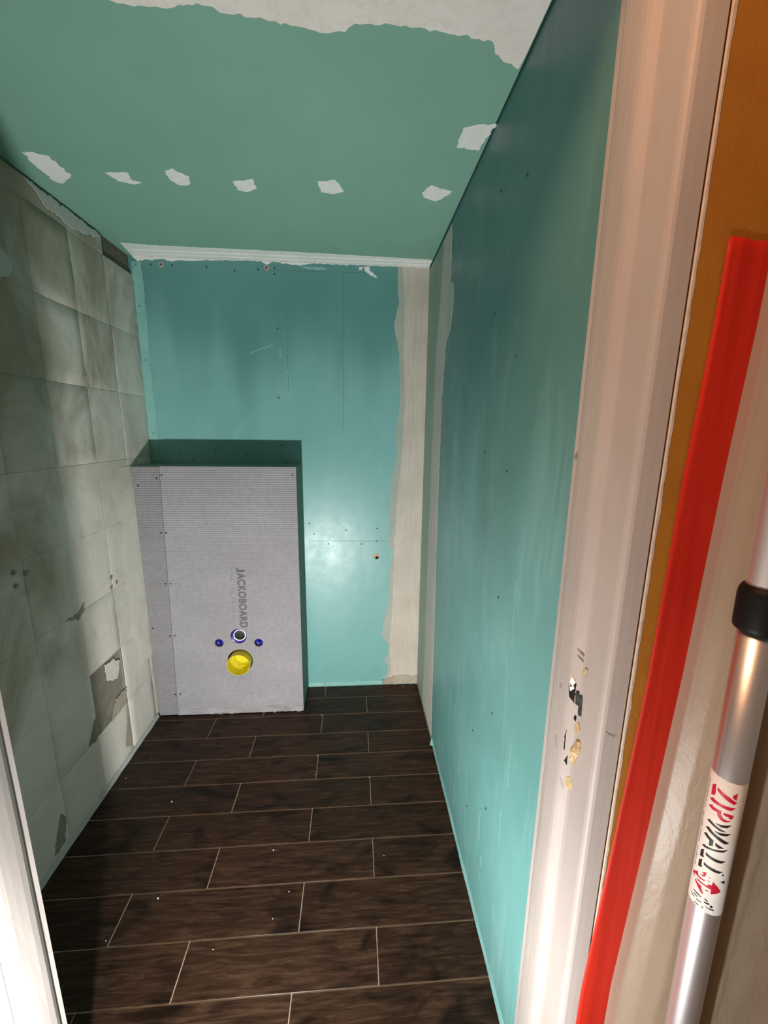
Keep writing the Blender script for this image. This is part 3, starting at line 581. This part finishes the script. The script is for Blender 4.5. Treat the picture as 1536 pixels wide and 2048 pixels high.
j1 = struct('trim_1', jamb(1, XR, 2.0), M['frame_paint'], 'right door jamb, cream gloss paint, moulded, splintered at the latch')
j2 = struct('trim_2', jamb(-1, -0.547, 2.0), M['frame_paint'], 'left door jamb, cream gloss paint, cut off by the picture edge')
j3 = struct('trim_3', bx(-0.581, 0.3652, -1.4675, -1.3305, 2.0, 2.06), M['frame_paint'], 'head of the door frame')
wf = bmesh.new()
box(wf, -1.6, -0.5835, -1.468, -1.341, -0.01, 2.5); box(wf, 0.3675, 1.6, -1.468, -1.341, -0.01, 2.5); box(wf, -0.5835, 0.3675, -1.468, -1.341, 2.061, 2.5)
wf = struct('wall_front', wf, M['ochre'], 'ochre painted hall wall beside the door frame')
bm = bmesh.new(); prev = None
for k in range(120):
    z = 2.0*k/119; w = 0.0030 + 0.0016*n3(1, z*60, 3) + 0.0012*n3(1, z*14, 6)
    ring = [bm.verts.new((0.3672, -1.4660, z)), bm.verts.new((0.3674, -1.4688, z)), bm.verts.new((0.3675+w, -1.4686, z)), bm.verts.new((0.3678+w, -1.4678, z))]
    if prev:
        for a in range(3): bm.faces.new((prev[a], ring[a], ring[a+1], prev[a+1]))
    prev = ring
obj('chipped_edge', bm, M['raw_plaster'], wf)

def chip(name, pts, m, par, th, n=Vector((-0.80,-0.60,0)), lift=0.0):
    """irregular piece lying on the jamb: outline in space, raised along n with a broken crown"""
    bm = bmesh.new(); n = n.normalized(); P = []
    for i, p in enumerate(pts):                                    # fray the outline
        a = Vector(p)+n*lift; b = Vector(pts[(i+1) % len(pts)])+n*lift; k = max(1, int((b-a).length/0.0035))
        for j in range(k):
            q = a.lerp(b, j/k); w = 0.0011 if j else 0.0004
            P.append(q + Vector((-n.y, n.x, 0))*w*n3(q.z*420, q.y*300, 2) + Vector((0,0,1))*w*1.6*n3(q.z*380, 5, q.y*310))
    c = sum(P, Vector())/len(P)
    lo = [bm.verts.new(p-n*0.0015) for p in P]
    hi = [bm.verts.new(c+(p-c)*0.82+n*th*(0.75+0.5*n3(p.z*300, p.y*200, 1))) for p in P]; N = len(P)
    for k in range(N): bm.faces.new((lo[k], lo[(k+1) % N], hi[(k+1) % N], hi[k]))
    t = bm.verts.new(c+n*th*1.05)
    for k in range(N): bm.faces.new((hi[k], hi[(k+1) % N], t))
    return obj(name, bm, m, par)
chip('latch_hole', JAMB['latch'], M['dark'], j1, 0.0006)
chip('paint_flake', JAMB['flake'], M['white_flake'], j1, 0.0016, lift=0.0004)
chip('paint_flake', JAMB['flake2'], M['white_flake'], j1, 0.0015, lift=0.0004)
chip('strike_plate', JAMB['strike'], M['strike_metal'], j1, 0.0012)
tag(chip('wood_splinter', JAMB['splint'], M['raw_wood'], j1, 0.0035), 'large raw yellow wood splinter')
chip('wood_splinter', JAMB['sp2'], M['raw_wood'], j1, 0.0018)
chip('wood_splinter', JAMB['sp3'], M['raw_wood'], j1, 0.0016)
chip('wood_splinter', JAMB['dust'], M['raw_wood'], j1, 0.0004)
for k in ('dk1', 'slot', 'tri'): chip('latch_slot', JAMB[k], M['dark'], j1, 0.0006)
for k in ('gash', 'gash2'): chip('gouge', JAMB[k], M['scuff'], j1, 0.0005)
for k in ('smudge', 'sm3', 'sm4'): chip('scuff_mark', JAMB[k], M['scuff'], j1, 0.0003, Vector((-1,-0.1,0)) if k != 'smudge' else Vector((-.8,-.6,0)))
chip('paint_nick', JAMB['nick'], M['scuff'], j1, 0.0003, Vector((0,-1,0)))
chip('paint_nick', JAMB['mk'], M['scuff'], j1, 0.0004, Vector((-1,0.2,0)))

# ------------------------------------------------------------------ cistern boxing
bxg = empty('cistern_boxing', (-0.59, -0.094, 0.0), 'grey tile-backer boxing for a wall-hung toilet in the left corner', 'boxing')
xs = lambda z: -0.813 - 0.0215*(1.18-z)                             # the seam between the two front boards
holes = [(-0.625,0.371,0.0200), (-0.447,0.368,0.0200), (-0.536,0.403,0.0365), (-0.535,0.279,0.0572)]
fp = obj('front_panel', holed([(xs(0.004)+0.001,0.004), (XB,0.004), (XB,HB-0.0005), (xs(HB)+0.001,HB-0.0005)], holes, 0.0125, -DB), M['board_grey'], bxg)
sp = obj('side_strip', holed([(-0.921,0.006), (xs(0.006)-0.0012,0.006), (xs(HB)-0.0012,HB-0.002), (-0.9275,HB-0.002), (-0.926,0.6), (-0.922,0.3), (-0.919,0.2)], [], 0.0125, -DB+0.0012), M['board_dull'], bxg)
tag(sp, 'narrower duller grey board on the left of the front')
obj('top_panel', bx(-0.924, XB-0.0132, -DB+0.0130, -0.001, HB-0.0135, HB-0.0010), M['board_edge'], bxg)
obj('side_panel', bx(XB-0.0130, XB, -DB+0.0130, -0.001, 0.004, HB-0.0010), M['board_edge'], bxg)
obj('foot_adhesive', slab(ragged([(xs(0)+0.01,0.004), (XB-0.003,0.004), (XB-0.003,0.040), (-0.36,0.044), (-0.50,0.034), (-0.62,0.028), (-0.72,0.040), (-0.78,0.056), (xs(0)+0.01,0.046)], 0.012, 0.004, True, 4.0), lambda u, v: (u, -DB, v), (0,-1,0), 0.0012), M['adhesive'], bxg)
screws(BOX_SCREWS, lambda a, b: (a, -DB-0.0002 if a > xs(b) else -DB+0.0010, b), (PI/2, 0, 0), bxg)
pt = lambda cx, cz, y0: (lambda r, a, h: (cx+r*math.cos(a), y0+h, cz+r*math.sin(a)))
for cx, cz, in ((-0.625,0.371), (-0.447,0.368)):
    bm = bmesh.new(); tube(bm, [(0.0040, 0.024), (0.0046, 0.015), (0.0120, 0.0120), (0.0172, 0.0125), (0.0186, 0.016), (0.0188, 0.04)], 24, pt(cx, cz, -DB))
    s = obj('bolt_sleeve', bm, M['blue'], bxg, True); tag(s, 'blue bolt sleeve')
    bm = bmesh.new(); tube(bm, [(0.0002, 0.0), (0.0041, 0.0)], 12, pt(cx, cz, -DB+0.0225), True); obj('bore', bm, M['dark'], s)
fx, fz = -0.5355, 0.4035
bm = bmesh.new(); tube(bm, [(0.0235, 0.09), (0.0235, 0.002), (0.0245, 0.0), (0.0275, 0.0), (0.0287, 0.0015), (0.0287, 0.012)], 40, pt(fx+0.002, fz-0.0005, -DB+0.008))
ring = obj('flush_pipe', bm, M['white_plastic'], bxg, True); tag(ring, 'white pipe ring')
bm = bmesh.new(); tube(bm, [(0.0002, 0.05), (0.0120, 0.045), (0.0233, 0.012), (0.0234, 0.003)], 32, pt(fx+0.002, fz-0.0005, -DB+0.008)); obj('bore', bm, M['inner_grey'], ring, True)
bm = bmesh.new(); tube(bm, [(0.0300, 0.012), (0.0355, 0.012), (0.0360, 0.002), (0.0363, 0.03)], 40, pt(fx, fz, -DB)); obj('gasket', bm, M['blue'], ring, True)
dx, dz = -0.5345, 0.2775
bm = bmesh.new(); tube(bm, [(0.0512, 0.12), (0.0512, 0.001), (0.0508, 0.0), (0.0496, 0.0), (0.0492, 0.001), (0.0490, 0.050), (0.0455, 0.054), (0.0452, 0.062), (0.0418, 0.064), (0.0415, 0.073), (0.0385, 0.075), (0.0380, 0.085)], 56, pt(dx, dz, -DB-0.036))
dr = obj('drain_pipe', bm, M['yellow_plastic'], bxg); tag(dr, 'yellow pipe')
bm = bmesh.new(); tube(bm, [(0.0002, 0.0775), (0.0300, 0.0775), (0.0375, 0.079)], 48, pt(dx, dz, -DB-0.036)); obj('plug', bm, M['yellow_plastic'], dr)
NF = (0,-1,0)
lettering('lettering', 'J', M['print_grey'], fp, (-0.527,-DB,0.733), (1,0,0), (0,0,-1), 0.020, 0.035, NF, 0.018, 3)
lettering('lettering', 'ACKOBOARD', M['print_grey'], fp, (-0.525,-DB,0.708), (1,0,0), (0,0,-1), 0.262, 0.034, NF, 0.018, 3)
lettering('lettering', '®', M['print_pale'], fp, (-0.504,-DB,0.441), (1,0,0), (0,0,-1), 0.010, 0.010, NF)
lettering('lettering', '12 mm', M['print_pale'], fp, (-0.553,-DB,0.730), (1,0,0), (0,0,-1), 0.056, 0.011, NF)
lettering('lettering', 'CE  0 K 122 G', M['print_pale'], fp, (-0.556,-DB,0.641), (1,0,0), (0,0,-1), 0.148, 0.011, NF)

# ------------------------------------------------------------------ red tape, plastic sheet, pole
tape = [(0.3560,0.4285,0.0), (0.3570,0.4270,0.30), (0.3585,0.4282,0.47), (0.3740,0.4440,0.75), (0.3870,0.4565,1.02), (0.3915,0.4637,1.284), (0.3990,0.4705,1.46), (0.4002,0.4715,1.5452)]
def tape_x(z):
    for a, b in zip(tape, tape[1:]):
        if z <= b[2]:
            t = (z-a[2])/(b[2]-a[2]); return a[0]+(b[0]-a[0])*t, a[1]+(b[1]-a[1])*t
    return tape[-1][:2]
bm = bmesh.new(); gf = []; gb = []
for k in range(91):
    z = 1.5452*k/90; xa, xb = tape_x(z); f = []; b = []
    for q in range(11):
        s = q/10; x = xa+(xb-xa)*s
        zz = z + (0.004*n3(s*9, 4, 4) - 0.004*s if k == 90 else 0)
        y = -1.4695 - 0.0010 - 0.0012*max(0, n3(s*5, z*1.6, 2.0)) - 0.0022*max(0.0, s-0.75)*4*(0.6+0.5*n3(1, z*7, 3))
        f.append(bm.verts.new((x, y, zz))); b.append(bm.verts.new((x, y+0.0008, zz)))
    gf.append(f); gb.append(b)
for a in range(90):
    for q in range(10):
        bm.faces.new((gf[a][q], gf[a][q+1], gf[a+1][q+1], gf[a+1][q])); bm.faces.new((gb[a][q], gb[a+1][q], gb[a+1][q+1], gb[a][q+1]))
    for g0, q in ((0, 0), (1, 10)): bm.faces.new((gf[a][q], gf[a+1][q], gb[a+1][q], gb[a][q]))
for q in range(10): bm.faces.new((gf[0][q], gf[0][q+1], gb[0][q+1], gb[0][q])); bm.faces.new((gf[90][q], gf[90][q+1], gb[90][q+1], gb[90][q]))
tag(obj('tape', bm, M['tape'], None, True), 'bright red cloth tape holding the plastic sheet to the ochre wall', 'tape')

SP = [(0.415,-1.4692), (0.440,-1.4694), (0.452,-1.4760), (0.463,-1.4930), (0.476,-1.5060), (0.500,-1.5130), (0.520,-1.5230), (0.545,-1.5290), (0.640,-1.5600), (0.85,-1.6200), (1.25,-1.6600)]
def sheet_pt(s):
    k = min(int(s), len(SP)-2); t = s-k; a = SP[k]; b = SP[k+1]
    return a[0]+(b[0]-a[0])*t, a[1]+(b[1]-a[1])*t
bm = bmesh.new(); g = []
NS, NZ = 90, 130
for i in range(NS+1):
    s = (len(SP)-1)*i/NS; x, y = sheet_pt(s); row = []
    top = 1.52 if x < 0.475 else min(2.3, 1.52+(x-0.475)*5)
    for k in range(NZ+1):
        z = 0.002 + (top-0.002)*k/NZ
        w = min(1.0, max(0.0, (x-0.445)/0.05))
        shift = tape_x(min(z, 1.545))[1]-0.463 if x < 0.56 else 0.0
        a = w*(0.0030*n3(x*42, z*2.2, 1.0) + 0.0022*n3(x*20+z*9, z*14-x*20, 5.0)*max(0, n3(x*4, z*3, 9)+0.3)*2 + 0.0010*n3(x*90, z*40, 2))
        row.append(bm.verts.new((x+shift*(1-w*0.6), min(y-a, -1.4688), z)))
    g.append(row)
for i in range(NS):
    for k in range(NZ): bm.faces.new((g[i][k], g[i+1][k], g[i+1][k+1], g[i][k+1]))
tag(obj('plastic_sheet', bm, M['film'], None, True), 'creased translucent plastic dust sheet hanging behind the aluminium pole', 'dust sheet')

PB = (0.4826, -1.53, 0.0)
pole = empty('support_pole', PB, 'telescopic aluminium dust-barrier pole with black collar and printed sticker', 'pole')
def pp(r, a, z): return (0.4666-0.02*(z-0.8)+r*math.cos(a), -1.53+r*math.sin(a), z)
bm = bmesh.new(); tube(bm, [(0.0180, 0.03), (0.0180, 0.4), (0.0180, 0.8), (0.0180, 1.13)], 48, pp, True); obj('lower_tube', bm, M['aluminium'], pole, True)
bm = bmesh.new(); tube(bm, [(0.0166, 1.12), (0.0176, 1.1725), (0.0176, 1.177), (0.0172, 1.18), (0.0172, 1.6), (0.0172, 2.35)], 48, pp, True); obj('upper_tube', bm, M['aluminium_dull'], pole, True)
bm = bmesh.new(); tube(bm, [(0.0181, 1.1205), (0.0222, 1.1190), (0.0232, 1.1210), (0.0236, 1.126), (0.0236, 1.160), (0.0228, 1.1655), (0.0205, 1.171), (0.0178, 1.1725)], 48, pp); obj('collar', bm, M['black_plastic'], pole, True)
bm = bmesh.new(); tube(bm, [(0.0170, 0.0), (0.0200, 0.0005), (0.0204, 0.010), (0.0195, 0.032), (0.0181, 0.036)], 32, pp, True); obj('foot', bm, M['black_plastic'], pole, True)
# sticker wrapped round the tube; every printed shape is a curved piece lying on it
def wrap(polys, r, ths=0.12):
    bm = bmesh.new()
    for p in polys:
        vs_ = [bm.verts.new((a, z*10, 0)) for a, z in p]
        es = [bm.edges.new((vs_[i], vs_[(i+1) % len(vs_)])) for i in range(len(vs_))]
        bmesh.ops.triangle_fill(bm, use_beauty=True, use_dissolve=False, edges=es)
    a = 0.0
    while a < 2*PI:
        bmesh.ops.bisect_plane(bm, geom=list(bm.verts)+list(bm.edges)+list(bm.faces), plane_co=(a,0,0), plane_no=(1,0,0)); a += ths
    for v in bm.verts: v.co = Vector(pp(r, v.co.x, v.co.y/10))
    return bm
n_ = 40; st = []
bm = bmesh.new(); A0, A1 = 2.05, 5.45; cols = []
for k in range(n_+1):
    a = A0+(A1-A0)*k/n_; fr = 0.0006*n3(a*3, 1, 1)
    cols.append([bm.verts.new(pp(0.0180, a, 0.7235+fr)), bm.verts.new(pp(0.0183, a, 0.7239+fr)), bm.verts.new(pp(0.0183, a, 0.9245+fr)), bm.verts.new(pp(0.0180, a, 0.9249+fr))])
for a, b in zip(cols, cols[1:]):
    for k in range(3): bm.faces.new((a[k], b[k], b[k+1], a[k+1]))
stk = obj('sticker', bm, M['sticker'], pole, True)
for k, p in enumerate(STK_RED): obj('printed_letter' if k < 6 else 'printed_emblem', wrap([p], 0.01842), M['sticker_red'], stk)
for p in STK_BLACK: obj('printed_letter', wrap([p], 0.01842), M['sticker_black'], stk)
dash = [[(a-0.07, z+0.0030), (a-0.02, z+0.0036), (a+0.08, z-0.0020), (a+0.02, z-0.0030)] for a, z in STK_DASH]
obj('small_print', wrap(STK_SMALL+dash, 0.01842), M['sticker_black'], stk)['kind'] = 'stuff'

# ------------------------------------------------------------------ plaster crumbs on the tiles
bm = bmesh.new(); bmesh.ops.create_icosphere(bm, subdivisions=1, radius=0.0026)
for v in bm.verts: v.co *= 1+0.5*n3(v.co.x*900, v.co.y*900, v.co.z*900)
me = bpy.data.meshes.new('plaster_crumb'); bm.to_mesh(me); bm.free(); me.materials.append(M['crumb'])
CRUMB_AT = ['at the foot of the back wall under the filler edge', 'at the foot of the back wall nearest the right corner', 'just right of the boxing front corner', 'middle of the fifth plank row', 'on a joint corner right of the middle', 'right of the middle, eighth plank row', 'ninth plank row, the one farther back of a close pair', 'ninth plank row, the one nearer the door of a close pair', 'left of the middle, eighth plank row', 'back edge of the fifth plank row, middle of the floor', 'left part of the sixth plank row', 'left part of the ninth plank row, beside its back joint', 'left end of the ninth plank row, beside the shadow edge', 'tenth plank row, nearest to the door', 'close beside the left wall']
for k, (x, y) in enumerate(CRUMBS):
    o = link('plaster_crumb', me); s = 0.45+0.5*random.random()
    o.scale = (s, s, s*0.8); o.location = (x, y, 0.0012*s+0.0004); o.rotation_euler = (0, 0, random.random()*6)
    tag(o, 'tiny white plaster crumb, ' + CRUMB_AT[k], 'crumb', 'plaster crumbs on the floor')
